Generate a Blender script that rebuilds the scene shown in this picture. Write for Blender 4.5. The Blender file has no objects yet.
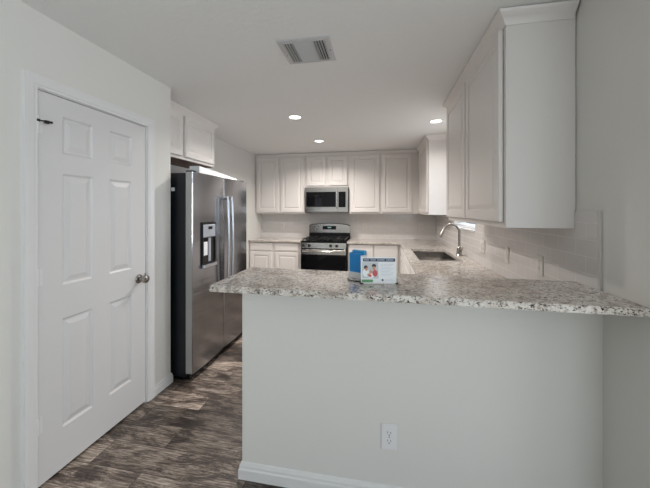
import bpy, bmesh, math, random
from mathutils import Vector, Matrix
random.seed(7)
SC = bpy.context.scene
COL = SC.collection

# ------------------------------------------------------------------ camera
cam_d = bpy.data.cameras.new('camera'); cam = bpy.data.objects.new('camera', cam_d); COL.objects.link(cam)
cam_d.sensor_fit = 'HORIZONTAL'; cam_d.sensor_width = 36.0
cam_d.lens = 310.8 / 650 * 36.0
cam_d.shift_x = (325 - 320.8) / 650
cam_d.shift_y = -(244 - 210.1) / 650
cam_d.clip_start = 0.02
cam.location = (0, 0, 1.431)
cam.rotation_euler = (math.radians(90), 0, 0.192)
SC.camera = cam

# ------------------------------------------------------------------ world, daylight, exposure
SC.view_settings.view_transform = 'Standard'; SC.view_settings.look = 'None'
SC.view_settings.gamma = 1.0; SC.view_settings.use_curve_mapping = False
SC.view_settings.exposure = -0.20
w = bpy.data.worlds.new('world'); SC.world = w; w.use_nodes = True
w.node_tree.nodes['Background'].inputs[0].default_value = (0.80, 0.90, 1.0, 1)
w.node_tree.nodes['Background'].inputs[1].default_value = 1.6

def area(name, loc, rot, sx, sy, power, col):
    l = bpy.data.lights.new(name, 'AREA'); l.shape = 'RECTANGLE'; l.size = sx; l.size_y = sy
    l.energy = power; l.color = col
    o = bpy.data.objects.new(name, l); o.location = loc; o.rotation_euler = rot; COL.objects.link(o); return o
# daylight coming in through the patio door behind the camera, a side window of the living area, and the sink window
area('daylight_patio', (1.7, -4.4, 1.15), (math.radians(108), 0, 0), 2.6, 2.2, 60, (0.86, 0.945, 1.0))
area('daylight_side', (3.45, -1.6, 1.45), (math.radians(118), 0, math.radians(90)), 2.2, 1.5, 165, (0.86, 0.945, 1.0))
area('daylight_sink', (1.32, 3.85, 1.80), (math.radians(90), 0, math.radians(90)), 1.1, 1.3, 44, (0.74, 0.86, 1.0))

# ------------------------------------------------------------------ dimensions
H = 2.445; XL = -1.717; XK = -2.268; XR = 0.944; YB = 5.706; YP = 2.295
ZC = 0.914; ZB = 1.0815; ZU = 1.34

# ------------------------------------------------------------------ material helpers
def mat(name, col=(0.8, 0.8, 0.8), rough=0.5, metal=0.0, spec=0.5):
    m = bpy.data.materials.new(name); m.use_nodes = True
    b = m.node_tree.nodes['Principled BSDF']
    b.inputs['Base Color'].default_value = (*col, 1); b.inputs['Roughness'].default_value = rough
    b.inputs['Metallic'].default_value = metal; b.inputs['Specular IOR Level'].default_value = spec
    return m
def N(m, t, **kw):
    n = m.node_tree.nodes.new(t)
    for k, v in kw.items(): setattr(n, k, v)
    return n
def LK(m, a, b): m.node_tree.links.new(a, b)
def BS(m): return m.node_tree.nodes['Principled BSDF']
def coords(m, scale=(1, 1, 1), loc=(0, 0, 0), rot=(0, 0, 0)):
    tc = N(m, 'ShaderNodeTexCoord'); mp = N(m, 'ShaderNodeMapping')
    mp.inputs['Scale'].default_value = scale; mp.inputs['Location'].default_value = loc; mp.inputs['Rotation'].default_value = rot
    LK(m, tc.outputs['Object'], mp.inputs['Vector']); return mp.outputs['Vector']
def noise(m, vec, scale, detail=4, rough=0.5, dist=0.0):
    n = N(m, 'ShaderNodeTexNoise'); n.inputs['Scale'].default_value = scale; n.inputs['Detail'].default_value = detail
    n.inputs['Roughness'].default_value = rough; n.inputs['Distortion'].default_value = dist
    LK(m, vec, n.inputs['Vector']); return n
def ramp(m, fac, stops):
    r = N(m, 'ShaderNodeValToRGB'); cr = r.color_ramp
    while len(cr.elements) < len(stops): cr.elements.new(0.5)
    for e, (p, c) in zip(cr.elements, stops):
        e.position = p; e.color = (*c, 1) if len(c) == 3 else c
    LK(m, fac, r.inputs['Fac']); return r.outputs['Color']
def mixc(m, fac, a, b, mode='MIX'):
    n = N(m, 'ShaderNodeMix', data_type='RGBA', blend_type=mode)
    for sock, v in ((n.inputs[0], fac), (n.inputs[6], a), (n.inputs[7], b)):
        if hasattr(v, 'links'): LK(m, v, sock)
        else: sock.default_value = v if not isinstance(v, tuple) else (*v, 1)[:4]
    return n.outputs[2]
def bump(m, h, strength=0.2, dist=0.002):
    b = N(m, 'ShaderNodeBump'); b.inputs['Strength'].default_value = strength; b.inputs['Distance'].default_value = dist
    LK(m, h, b.inputs['Height']); LK(m, b.outputs['Normal'], BS(m).inputs['Normal']); return b

def painted(name, col, rough=0.6, sc=90, st=0.15, d=0.001, var=0.0):
    m = mat(name, col, rough); v = coords(m); n = noise(m, v, sc, 3, 0.6)
    bump(m, n.outputs['Fac'], st, d)
    return m
M = {}
M['wall'] = painted('wall_paint', (0.718, 0.703, 0.670), 0.65, 120, 0.2, 0.001)
M['bounce_carpet'] = painted('beige_bounce_carpet', (0.58, 0.54, 0.48), 0.95, 400, 0.6, 0.004)  # pale floor colour, picked to throw light up to the ceiling
M['ceiling'] = mat('ceiling_texture', (0.87, 0.87, 0.865), 0.8)
_m = M['ceiling']; _v = coords(_m); _n = noise(_m, _v, 34, 5, 0.6); _c = ramp(_m, _n.outputs['Fac'], [(0.45, (0, 0, 0)), (0.6, (1, 1, 1))]); bump(_m, _c, 0.45, 0.003)
M['trim'] = painted('trim_paint', (0.75, 0.742, 0.738), 0.35, 60, 0.05, 0.0005)
M['door'] = painted('door_paint', (0.69, 0.674, 0.672), 0.4, 60, 0.05, 0.0005)
M['cab'] = painted('cabinet_paint', (0.76, 0.725, 0.70), 0.32, 50, 0.04, 0.0005)
M['bullnose'] = mat('tile_edge_trim', (0.60, 0.575, 0.55), 0.3)
M['plate_dim'] = mat('outlet_plastic_dim', (0.72, 0.69, 0.66), 0.35)  # darkened outlet plastic: dim light on the backsplash put into the colour
M['black'] = mat('black_plastic', (0.007, 0.007, 0.008), 0.35, 0.0, 0.25)
M['fside'] = painted('fridge_side_black', (0.006, 0.008, 0.012), 0.38, 400, 0.1, 0.0005)
M['bglass'] = mat('black_glass', (0.004, 0.004, 0.005), 0.06, 0.0, 0.25)
M['chrome'] = mat('chrome', (0.75, 0.74, 0.72), 0.12, 1.0)
M['nickel'] = mat('brushed_nickel', (0.36, 0.34, 0.32), 0.2, 1.0)
M['knobblack'] = mat('knob_black', (0.015, 0.015, 0.015), 0.3)
M['iron'] = mat('cast_iron', (0.012, 0.012, 0.012), 0.35, 0.0, 0.4)
M['paper'] = mat('white_paper', (0.82, 0.84, 0.86), 0.6)
M['blue'] = mat('blue_card', (0.012, 0.26, 0.68), 0.4)
M['bluelight'] = mat('light_blue_card', (0.05, 0.38, 0.72), 0.4)
M['navy'] = mat('navy_print', (0.015, 0.045, 0.10), 0.5)
M['green'] = mat('green_print', (0.10, 0.30, 0.13), 0.5)
M['skin'] = mat('photo_skin_print', (0.62, 0.28, 0.18), 0.6)
M['red'] = mat('photo_red_print', (0.55, 0.10, 0.10), 0.6)
M['pgrey'] = mat('photo_grey_print', (0.55, 0.58, 0.60), 0.6)
M['ltgrey'] = mat('text_grey_print', (0.45, 0.50, 0.55), 0.6)
M['wood'] = mat('raw_wood_underside', (0.13, 0.048, 0.026), 0.55)
M['dark'] = mat('dark_gap', (0.02, 0.018, 0.016), 0.8)
M['slot'] = mat('outlet_slot', (0.05, 0.045, 0.04), 0.6)
M['plate'] = mat('outlet_plastic', (0.78, 0.77, 0.78), 0.35)
M['blind'] = mat('blind_slats', (0.86, 0.87, 0.88), 0.45)
M['vinyl'] = mat('window_vinyl', (0.85, 0.86, 0.87), 0.35)
M['grille'] = mat('vent_enamel', (0.56, 0.56, 0.57), 0.45)
M['disp'] = mat('dispenser_panel', (0.42, 0.45, 0.50), 0.3, 0.3)
M['leather'] = mat('cord_black', (0.02, 0.02, 0.02), 0.5)

def steel(name, base, rough, vertical=True, wob=0.0):
    m = mat(name, base, rough, 1.0)
    s = (250, 250, 1.5) if vertical else (1.5, 250, 250)
    v = coords(m, s); n = noise(m, v, 1.0, 2)
    r = N(m, 'ShaderNodeMapRange'); r.inputs[3].default_value = rough * 0.8; r.inputs[4].default_value = rough * 1.25
    LK(m, n.outputs['Fac'], r.inputs[0]); LK(m, r.outputs[0], BS(m).inputs['Roughness'])
    if wob:
        v2 = coords(m, (0.5, 0.8, 9.0)); n2 = noise(m, v2, 2.0, 2); b = bump(m, n2.outputs['Fac'], 0.5, wob)
    return m
M['steel'] = steel('stainless_steel', (0.62, 0.595, 0.57), 0.22, False)
M['fsteel'] = steel('fridge_stainless', (0.37, 0.375, 0.395), 0.21, False, 0.004)
M['fgrey'] = mat('door_side_grey', (0.40, 0.40, 0.39), 0.4)
M['fedge'] = steel('fridge_door_edge', (0.55, 0.55, 0.54), 0.35, True)
M['handle'] = mat('handle_steel', (0.55, 0.58, 0.63), 0.25, 1.0)
M['sink'] = mat('sink_steel', (0.45, 0.43, 0.41), 0.2, 1.0)

# glass: clear pane, straight-through with a Fresnel sheen
m = bpy.data.materials.new('window_glass'); m.use_nodes = True; nt = m.node_tree; nt.nodes.clear()
out = nt.nodes.new('ShaderNodeOutputMaterial'); tr = nt.nodes.new('ShaderNodeBsdfTransparent'); gl = nt.nodes.new('ShaderNodeBsdfGlossy')
gl.inputs['Roughness'].default_value = 0.02; fr = nt.nodes.new('ShaderNodeFresnel'); mx = nt.nodes.new('ShaderNodeMixShader')
nt.links.new(fr.outputs[0], mx.inputs[0]); nt.links.new(tr.outputs[0], mx.inputs[1]); nt.links.new(gl.outputs[0], mx.inputs[2]); nt.links.new(mx.outputs[0], out.inputs[0])
M['glass'] = m
def emit(name, col, s):
    m = mat(name, col, 0.5); b = BS(m); b.inputs['Emission Color'].default_value = (*col, 1); b.inputs['Emission Strength'].default_value = s; return m
M['lamp'] = emit('led_diffuser', (1.0, 0.96, 0.90), 5.0)
M['clock'] = emit('clock_digits', (0.5, 0.75, 0.8), 0.25)

# granite
m = mat('granite', (0.6, 0.58, 0.55), 0.09); M['granite'] = m
v = coords(m)
n1 = noise(m, v, 14, 5, 0.65, 0.4); basec = ramp(m, n1.outputs['Fac'], [(0.32, (0.40, 0.345, 0.30)), (0.48, (0.65, 0.595, 0.54)), (0.60, (0.76, 0.725, 0.685)), (0.8, (0.60, 0.56, 0.52))])
n2 = noise(m, v, 62, 3, 0.6, 0.5); g1 = ramp(m, n2.outputs['Fac'], [(0.54, (0, 0, 0)), (0.60, (1, 1, 1))])
c1 = mixc(m, g1, basec, (0.36, 0.31, 0.27))
vm = coords(m, (1.0, 1.7, 1.7), rot=(0, 0, 0.35)); n3 = noise(m, vm, 68, 3, 0.6, 0.9)
g2 = ramp(m, n3.outputs['Fac'], [(0.580, (0, 0, 0)), (0.594, (1, 1, 1))])
c2 = mixc(m, g2, c1, (0.018, 0.018, 0.022))
n4 = noise(m, v, 7, 2); g3 = ramp(m, n4.outputs['Fac'], [(0.55, (0, 0, 0)), (0.75, (0.35, 0.35, 0.35))])
c3 = mixc(m, g3, c2, (0.62, 0.54, 0.47))
LK(m, c3, BS(m).inputs['Base Color'])

# subway tile: mapping a wall plane (along, up) into the brick texture
def tile(name, rot, off):
    m = mat(name, (0.6, 0.58, 0.56), 0.16)
    tc = N(m, 'ShaderNodeTexCoord'); sx = N(m, 'ShaderNodeSeparateXYZ'); cb = N(m, 'ShaderNodeCombineXYZ')
    LK(m, tc.outputs['Object'], sx.inputs[0]); LK(m, sx.outputs[rot], cb.inputs[0]); LK(m, sx.outputs[2], cb.inputs[1])
    mp = N(m, 'ShaderNodeMapping'); mp.inputs['Location'].default_value = (off[0], off[1], 0); LK(m, cb.outputs[0], mp.inputs['Vector'])
    b = N(m, 'ShaderNodeTexBrick'); b.offset = 0.5
    b.inputs['Scale'].default_value = 1.0; b.inputs['Brick Width'].default_value = 0.1545; b.inputs['Row Height'].default_value = 0.078
    b.inputs['Mortar Size'].default_value = 0.0016; b.inputs['Mortar Smooth'].default_value = 0.3
    b.inputs['Color1'].default_value = (0.69, 0.665, 0.65, 1); b.inputs['Color2'].default_value = (0.66, 0.635, 0.62, 1); b.inputs['Mortar'].default_value = (0.74, 0.725, 0.71, 1)
    LK(m, mp.outputs[0], b.inputs['Vector']); LK(m, b.outputs['Color'], BS(m).inputs['Base Color'])
    rr = N(m, 'ShaderNodeMapRange'); rr.inputs[3].default_value = 0.14; rr.inputs[4].default_value = 0.7; LK(m, b.outputs['Fac'], rr.inputs[0]); LK(m, rr.outputs[0], BS(m).inputs['Roughness'])
    inv = N(m, 'ShaderNodeMath', operation='SUBTRACT'); inv.inputs[0].default_value = 1; LK(m, b.outputs['Fac'], inv.inputs[1])
    bump(m, inv.outputs[0], 0.5, 0.0015)
    return m
M['tile_r'] = tile('subway_tile_right', 1, (-0.030, 0.011))
M['tile_b'] = tile('subway_tile_back', 0, (0.05, 0.011))

# plank floor, planks run along X
m = mat('plank_floor', (0.2, 0.16, 0.13), 0.42); M['floor'] = m
tc = N(m, 'ShaderNodeTexCoord')
mp = N(m, 'ShaderNodeMapping'); mp.inputs['Location'].default_value = (0.36, -1.475 + 0.18 * 20, 0); LK(m, tc.outputs['Object'], mp.inputs['Vector'])
def bricknode(c1, c2, mortar, ms):
    b = N(m, 'ShaderNodeTexBrick'); b.offset = 0.37; b.offset_frequency = 2; b.inputs['Scale'].default_value = 1
    b.inputs['Brick Width'].default_value = 0.92; b.inputs['Row Height'].default_value = 0.18; b.inputs['Mortar Size'].default_value = ms
    b.inputs['Mortar Smooth'].default_value = 0.2
    b.inputs['Color1'].default_value = c1; b.inputs['Color2'].default_value = c2; b.inputs['Mortar'].default_value = mortar
    LK(m, mp.outputs[0], b.inputs['Vector']); return b
br = bricknode((0, 0, 0, 1), (1, 1, 1, 1), (0.5, 0.5, 0.5, 1), 0.0018)
# per-plank offset of the grain
sep = N(m, 'ShaderNodeSeparateColor'); LK(m, br.outputs['Color'], sep.inputs[0])
off = N(m, 'ShaderNodeMath', operation='MULTIPLY'); off.inputs[1].default_value = 17.0; LK(m, sep.outputs[0], off.inputs[0])
cmb = N(m, 'ShaderNodeCombineXYZ'); LK(m, off.outputs[0], cmb.inputs[0]); LK(m, off.outputs[0], cmb.inputs[2])
add = N(m, 'ShaderNodeVectorMath', operation='ADD'); LK(m, mp.outputs[0], add.inputs[0]); LK(m, cmb.outputs[0], add.inputs[1])
ms = N(m, 'ShaderNodeMapping'); ms.inputs['Scale'].default_value = (1.0, 3.2, 1.0); LK(m, add.outputs[0], ms.inputs['Vector'])
p1 = noise(m, ms.outputs[0], 3.4, 8, 0.78, 0.7)                 # big worn patches
ms2 = N(m, 'ShaderNodeMapping'); ms2.inputs['Scale'].default_value = (1.0, 5.0, 1.0); LK(m, add.outputs[0], ms2.inputs['Vector'])
wv = N(m, 'ShaderNodeTexWave'); wv.wave_type = 'RINGS'; wv.inputs['Scale'].default_value = 4.0; wv.inputs['Distortion'].default_value = 9; wv.inputs['Detail'].default_value = 3; wv.inputs['Detail Scale'].default_value = 1.4
LK(m, ms2.outputs[0], wv.inputs['Vector'])
ms3 = N(m, 'ShaderNodeMapping'); ms3.inputs['Scale'].default_value = (4, 75, 4); LK(m, add.outputs[0], ms3.inputs['Vector'])
fine = noise(m, ms3.outputs[0], 2.5, 4, 0.65)
base = ramp(m, p1.outputs['Fac'], [(0.36, (0.026, 0.020, 0.017)), (0.47, (0.105, 0.082, 0.070)), (0.53, (0.26, 0.222, 0.19)), (0.66, (0.47, 0.425, 0.38))])
c = mixc(m, 0.55, base, ramp(m, wv.outputs['Fac'], [(0.2, (0.30, 0.26, 0.24)), (0.6, (1, 1, 1))]), 'MULTIPLY')
c = mixc(m, 0.75, c, ramp(m, fine.outputs['Fac'], [(0.40, (0.30, 0.28, 0.26)), (0.56, (1.3, 1.27, 1.25))]), 'MULTIPLY')
c = mixc(m, 0.85, c, ramp(m, br.outputs['Color'], [(0.15, (0.45, 0.43, 0.42)), (0.85, (1.65, 1.62, 1.60))]), 'MULTIPLY')
c = mixc(m, br.outputs['Fac'], c, (0.018, 0.014, 0.012))
LK(m, c, BS(m).inputs['Base Color']); bump(m, fine.outputs['Fac'], 0.25, 0.0012)

# ------------------------------------------------------------------ mesh builder (world coordinates; re-based on the parent when built)
class MB:
    def __init__(s): s.bm = bmesh.new()
    def box(s, x0, x1, y0, y1, z0, z1, bev=0.0, seg=1):
        if x0 > x1: x0, x1 = x1, x0
        if y0 > y1: y0, y1 = y1, y0
        if z0 > z1: z0, z1 = z1, z0
        r = bmesh.ops.create_cube(s.bm, size=1.0); vs = r['verts']
        for v in vs: v.co = Vector(((x0 + x1) / 2 + v.co.x * (x1 - x0), (y0 + y1) / 2 + v.co.y * (y1 - y0), (z0 + z1) / 2 + v.co.z * (z1 - z0)))
        if bev > 0:
            es = list({e for v in vs for e in v.link_edges})
            bmesh.ops.bevel(s.bm, geom=es, offset=bev, segments=seg, affect='EDGES', profile=0.6)
        return s
    def cyl(s, c, axis, r, h, n=24, r2=None, bev=0.0):
        r2 = r if r2 is None else r2
        q = Vector((0, 0, 1)).rotation_difference(Vector(axis).normalized())
        mtx = Matrix.Translation(c) @ q.to_matrix().to_4x4() @ Matrix.Translation((0, 0, h / 2))
        bmesh.ops.create_cone(s.bm, cap_ends=True, segments=n, radius1=r, radius2=r2, depth=h, matrix=mtx)
        return s
    def lathe(s, c, axis, prof, n=28):
        q = Vector((0, 0, 1)).rotation_difference(Vector(axis).normalized()).to_matrix(); c = Vector(c)
        rings = []
        for (r, h) in prof:
            if r < 1e-6: rings.append([s.bm.verts.new(c + q @ Vector((0, 0, h)))])
            else: rings.append([s.bm.verts.new(c + q @ Vector((r * math.cos(2 * math.pi * i / n), r * math.sin(2 * math.pi * i / n), h))) for i in range(n)])
        for a, b in zip(rings, rings[1:]):
            for i in range(n):
                j = (i + 1) % n
                if len(a) == 1 and len(b) == 1: continue
                if len(a) == 1: s.bm.faces.new((a[0], b[j], b[i]))
                elif len(b) == 1: s.bm.faces.new((a[i], a[j], b[0]))
                else: s.bm.faces.new((a[i], a[j], b[j], b[i]))
        for e, rev in ((rings[0], True), (rings[-1], False)):
            if len(e) > 2: s.bm.faces.new(e[::-1] if rev else e)
        return s
    def tube(s, pts, r, n=12):
        pts = [Vector(p) for p in pts]; rs = r if isinstance(r, (list, tuple)) else [r] * len(pts)
        rings = []; up = None
        for i, p in enumerate(pts):
            t = (pts[min(i + 1, len(pts) - 1)] - pts[max(i - 1, 0)]).normalized()
            if up is None: up = t.orthogonal().normalized()
            up = (up - t * up.dot(t)).normalized(); sd = t.cross(up)
            rings.append([s.bm.verts.new(p + (up * math.cos(2 * math.pi * k / n) + sd * math.sin(2 * math.pi * k / n)) * rs[i]) for k in range(n)])
        for a, b in zip(rings, rings[1:]):
            for k in range(n): s.bm.faces.new((a[k], a[(k + 1) % n], b[(k + 1) % n], b[k]))
        s.bm.faces.new(rings[0][::-1]); s.bm.faces.new(rings[-1]); return s
    def prism(s, pts, ext):           # planar polygon + extrusion vector
        a = [s.bm.verts.new(Vector(p)) for p in pts]; b = [s.bm.verts.new(Vector(p) + Vector(ext)) for p in pts]
        n = len(pts); s.bm.faces.new(a[::-1]); s.bm.faces.new(b)
        for i in range(n): s.bm.faces.new((a[i], a[(i + 1) % n], b[(i + 1) % n], b[i]))
        return s
    def sweep(s, path, prof, z=0.0):  # profile (out, up) mitred along an XY polyline; "out" is to the right of travel
        P = [Vector((p[0], p[1])) for p in path]; rings = []
        for i, p in enumerate(P):
            d1 = (P[i] - P[i - 1]).normalized() if i > 0 else None
            d2 = (P[i + 1] - P[i]).normalized() if i < len(P) - 1 else None
            nrm = lambda d: Vector((d.y, -d.x))
            if d1 is None: o = nrm(d2)
            elif d2 is None: o = nrm(d1)
            else:
                o = (nrm(d1) + nrm(d2)); o = o / max(1e-6, o.dot(nrm(d1)))
            rings.append([s.bm.verts.new((p.x + o.x * a, p.y + o.y * a, z + b)) for a, b in prof])
        n = len(prof)
        for a, b in zip(rings, rings[1:]):
            for k in range(n): s.bm.faces.new((a[k], a[(k + 1) % n], b[(k + 1) % n], b[k]))
        s.bm.faces.new(rings[0][::-1]); s.bm.faces.new(rings[-1]); return s
    def cells(s, axis, us, vs, keep, a0, a1):   # slab with holes: grid of cells in the two other axes, thickness a0..a1 along axis
        def P(u, v, a):
            return {'z': (u, v, a), 'x': (a, u, v), 'y': (u, a, v)}[axis]
        V = {}
        def g(i, j, k):
            key = (i, j, k)
            if key not in V: V[key] = s.bm.verts.new(P(us[i], vs[j], (a0, a1)[k]))
            return V[key]
        I, J = len(us) - 1, len(vs) - 1
        on = lambda i, j: 0 <= i < I and 0 <= j < J and keep(i, j)
        for i in range(I):
            for j in range(J):
                if not keep(i, j): continue
                q = [(i, j), (i + 1, j), (i + 1, j + 1), (i, j + 1)]
                s.bm.faces.new([g(*c, 1) for c in q]); s.bm.faces.new([g(*c, 0) for c in q[::-1]])
                for (a, b), nb in (((0, 1), (i, j - 1)), ((1, 2), (i + 1, j)), ((2, 3), (i, j + 1)), ((3, 0), (i - 1, j))):
                    if not on(*nb): s.bm.faces.new((g(*q[a], 0), g(*q[b], 0), g(*q[b], 1), g(*q[a], 1)))
        return s
    def panel_door(s, O, U, Nn, wd, ht, t, cols, rows, depth=0.007, mould=0.014, raise_w=0.024, edge=0.004):
        """slab with raised panels; O lower left corner at the back plane, U along width, Nn outwards"""
        O = Vector(O); U = Vector(U); Nn = Vector(Nn); Z = Vector((0, 0, 1))
        P = lambda u, v, n: s.bm.verts.new(O + U * u + Z * v + Nn * n)
        def ring(u0, u1, v0, v1, n): return [P(u0, v0, n), P(u1, v0, n), P(u1, v1, n), P(u0, v1, n)]
        def br(a, b):
            for k in range(4): s.bm.faces.new((a[k], a[(k + 1) % 4], b[(k + 1) % 4], b[k]))
        us = sorted({edge, wd - edge, *[c for cc in cols for c in cc]}); vs = sorted({edge, ht - edge, *[c for cc in rows for c in cc]})
        a = ring(0, wd, 0, ht, 0); b = ring(0, wd, 0, ht, t - edge); c = ring(edge, wd - edge, edge, ht - edge, t)
        s.bm.faces.new(a[::-1]); br(a, b); br(b, c)
        for i in range(len(us) - 1):
            for j in range(len(vs) - 1):
                u0, u1, v0, v1 = us[i], us[i + 1], vs[j], vs[j + 1]
                if (u0, u1) in cols and (v0, v1) in rows:
                    r0 = ring(u0, u1, v0, v1, t); m1 = mould * 0.5
                    r1 = ring(u0 + m1, u1 - m1, v0 + m1, v1 - m1, t - depth); m2 = mould
                    r2 = ring(u0 + m2, u1 - m2, v0 + m2, v1 - m2, t - depth); m3 = mould + raise_w
                    r3 = ring(u0 + m3, u1 - m3, v0 + m3, v1 - m3, t - 0.001)
                    br(r0, r1); br(r1, r2); br(r2, r3); s.bm.faces.new(r3)
                else: s.bm.faces.new(ring(u0, u1, v0, v1, t))
        return s
    def build(s, name, material, parent=None, smooth=False, loc=None):
        base = Vector((0, 0, 0))
        if parent is not None:
            p = parent
            while p is not None: base += p.location; p = p.parent
            o_loc = Vector((0, 0, 0))
        else:
            if loc is None:
                cs = [v.co for v in s.bm.verts]
                loc = ((min(c.x for c in cs) + max(c.x for c in cs)) / 2, (min(c.y for c in cs) + max(c.y for c in cs)) / 2, min(c.z for c in cs))
                if name.startswith(('floor',)): loc = (0, 0, 0)
            base = Vector(loc); o_loc = base.copy()
        bmesh.ops.remove_doubles(s.bm, verts=s.bm.verts, dist=1e-6)
        bmesh.ops.recalc_face_normals(s.bm, faces=s.bm.faces)
        for v in s.bm.verts: v.co -= base
        me = bpy.data.meshes.new(name); s.bm.to_mesh(me); s.bm.free()
        me.materials.append(M[material] if isinstance(material, str) else material)
        if smooth:
            for p in me.polygons: p.use_smooth = True
            me.set_sharp_from_angle(angle=math.radians(35))
        o = bpy.data.objects.new(name, me); o.location = o_loc; o.parent = parent; COL.objects.link(o); return o

def thing(name, label, cat, loc, group=None):
    o = bpy.data.objects.new(name, None); o.empty_display_size = 0.05; o.location = loc; COL.objects.link(o)
    return tag(o, label, cat, group)
def tag(o, label, cat, group=None):
    o['label'] = label; o['category'] = cat
    g = {'upper_cabinet': 'white wall cabinets', 'base_cabinet': 'white base cabinets'}.get(o.name.split('.')[0])
    if group or g: o['group'] = group or g
    return o
def struct(o): o['kind'] = 'structure'; return o

# ================================================================== THE SETTING
T = 0.12
YR0 = 1.18                                     # the right wall ends here and the living area widens
XE = 3.2; YS = -4.2
struct(MB().box(XK - T, XE + T, 0.60, YB + T, -0.10, 0.0).build('floor', 'floor'))
struct(MB().box(XK - T, XE + T, YS - T, 0.60, -0.10, 0.004).build('floor_living_bounce', 'bounce_carpet'))  # unseen pale floor behind the camera, added to bounce light upwards
struct(MB().box(XK - T, XE + T, YS - T, YB + T, H, H + 0.10).build('ceiling', 'ceiling'))
# pantry wall with door opening
D0, D1, DZ = 1.262, 2.031, 2.062
wl = MB().cells('x', [YS, D0, D1, YP], [0, DZ, H], lambda i, j: not (i == 1 and j == 0), XL - T, XL)
struct(wl.build('wall_left', 'wall'))
struct(MB().box(XK - T, XL - T, YP - T, YP, 0, H).build('wall_pantry_return', 'wall'))
struct(MB().box(XK - T, XK, YP, YB + T, 0, H).build('wall_left_kitchen', 'wall'))
struct(MB().box(XK, XE + T, YB, YB + T, 0, H).build('wall_back', 'wall'))
# pantry behind the closed door
struct(MB().box(XK - T, XK, 0.6, YP - T, 0, H).build('wall_pantry_back', 'wall'))
struct(MB().box(XK - T, XL - T, 0.48, 0.6, 0, H).build('wall_pantry_front', 'wall'))
# right wall with sink window
W0, W1, WZ0, WZ1 = 3.40, 4.30, 1.222, 2.15
wr = MB().cells('x', [YR0, W0, W1, YB], [0, WZ0, WZ1, H], lambda i, j: not (i == 1 and j == 1), XR, XR + 0.15)
struct(wr.build('wall_right', 'wall'))
struct(MB().box(XR + 0.15, XE, YR0, YR0 + T, 0, H).build('wall_right_return', 'wall'))
S0, S1 = -2.6, -0.6
struct(MB().cells('x', [YS, S0, S1, YR0 + T], [0, 0.75, 2.15, H], lambda i, j: not (i == 1 and j == 1), XE, XE + T).build('wall_right_living', 'wall'))
P0, P1 = 0.5, 2.9
struct(MB().cells('y', [XL - T, P0, P1, XE + T], [0, 2.12, H], lambda i, j: not (i == 1 and j == 0), YS - T, YS).build('wall_rear', 'wall'))
# half wall of the bar
BX0, BY0, BY1 = -0.731, 1.555, 1.675
struct(MB().box(BX0, XR, BY0, BY1, 0, ZB - 0.03).build('wall_bar', 'wall'))

# baseboards (profile out, up)
BBP = [(0, 0), (0.014, 0), (0.014, 0.052), (0.010, 0.060), (0.010, 0.070), (0.005, 0.080), (0, 0.083)]
BBH = [(0, 0), (0.016, 0), (0.016, 0.05), (0.0115, 0.058), (0.0115, 0.068), (0.006, 0.082), (0, 0.086)]
struct(MB().sweep([(XL, 2.095), (XL, YP), (XK, YP)][::1], BBP).build('baseboard_left', 'trim'))
struct(MB().sweep([(XL, YS), (XL, 1.198)], BBP).build('baseboard_living_left', 'trim'))
struct(MB().sweep([(BX0, BY1), (BX0, BY0), (XR, BY0)][::-1], [(-a, b) for a, b in BBH]).build('baseboard_bar', 'trim'))
struct(MB().sweep([(XR, YR0), (XR, BY0 - 0.016)], [(-a, b) for a, b in BBP]).build('baseboard_right', 'trim'))
struct(MB().sweep([(XK, YB - 0.66), (XK, 3.3)][::-1], BBP).build('baseboard_kitchen', 'trim'))

# door casing (flat plate with stepped edge), jamb
def casing(mb, y0, y1, z1):
    cw = 0.062
    prof = [(0, 0), (0.011, 0), (0.011, 0.012), (0.014, 0.016), (0.017, 0.040), (0.017, cw), (0, cw)]
    # left leg, head, right leg as mitred frame: points (y, z) from the inner edge outwards
    def ringat(y, z, oy, oz): return [mb.bm.verts.new((XL + a, y + oy * b, z + oz * b)) for a, b in prof]
    rs = [ringat(y0, 0.0, -1, 0), ringat(y0, z1, -1, 1), ringat(y1, z1, 1, 1), ringat(y1, 0.0, 1, 0)]
    n = len(prof)
    for a, b in zip(rs, rs[1:]):
        for k in range(n): mb.bm.faces.new((a[k], a[(k + 1) % n], b[(k + 1) % n], b[k]))
    mb.bm.faces.new(rs[0][::-1]); mb.bm.faces.new(rs[-1]); return mb
cs = casing(MB(), D0 + 0.008, D1 - 0.000, DZ - 0.008)
struct(cs.build('trim_1', 'trim'))
jb = MB().box(XL - T, XL, D0, D0 + 0.013, 0, DZ).box(XL - T, XL, D1 - 0.013, D1, 0, DZ).box(XL - T, XL, D0, D1, DZ - 0.012, DZ)
jb.box(XL - 0.06, XL - 0.045, D0 + 0.012, D0 + 0.022, 0, DZ - 0.012).box(XL - 0.06, XL - 0.045, D1 - 0.022, D1 - 0.012, 0, DZ - 0.012).box(XL - 0.06, XL - 0.045, D0, D1, DZ - 0.02, DZ - 0.012)
struct(jb.build('trim_2', 'trim'))
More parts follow.
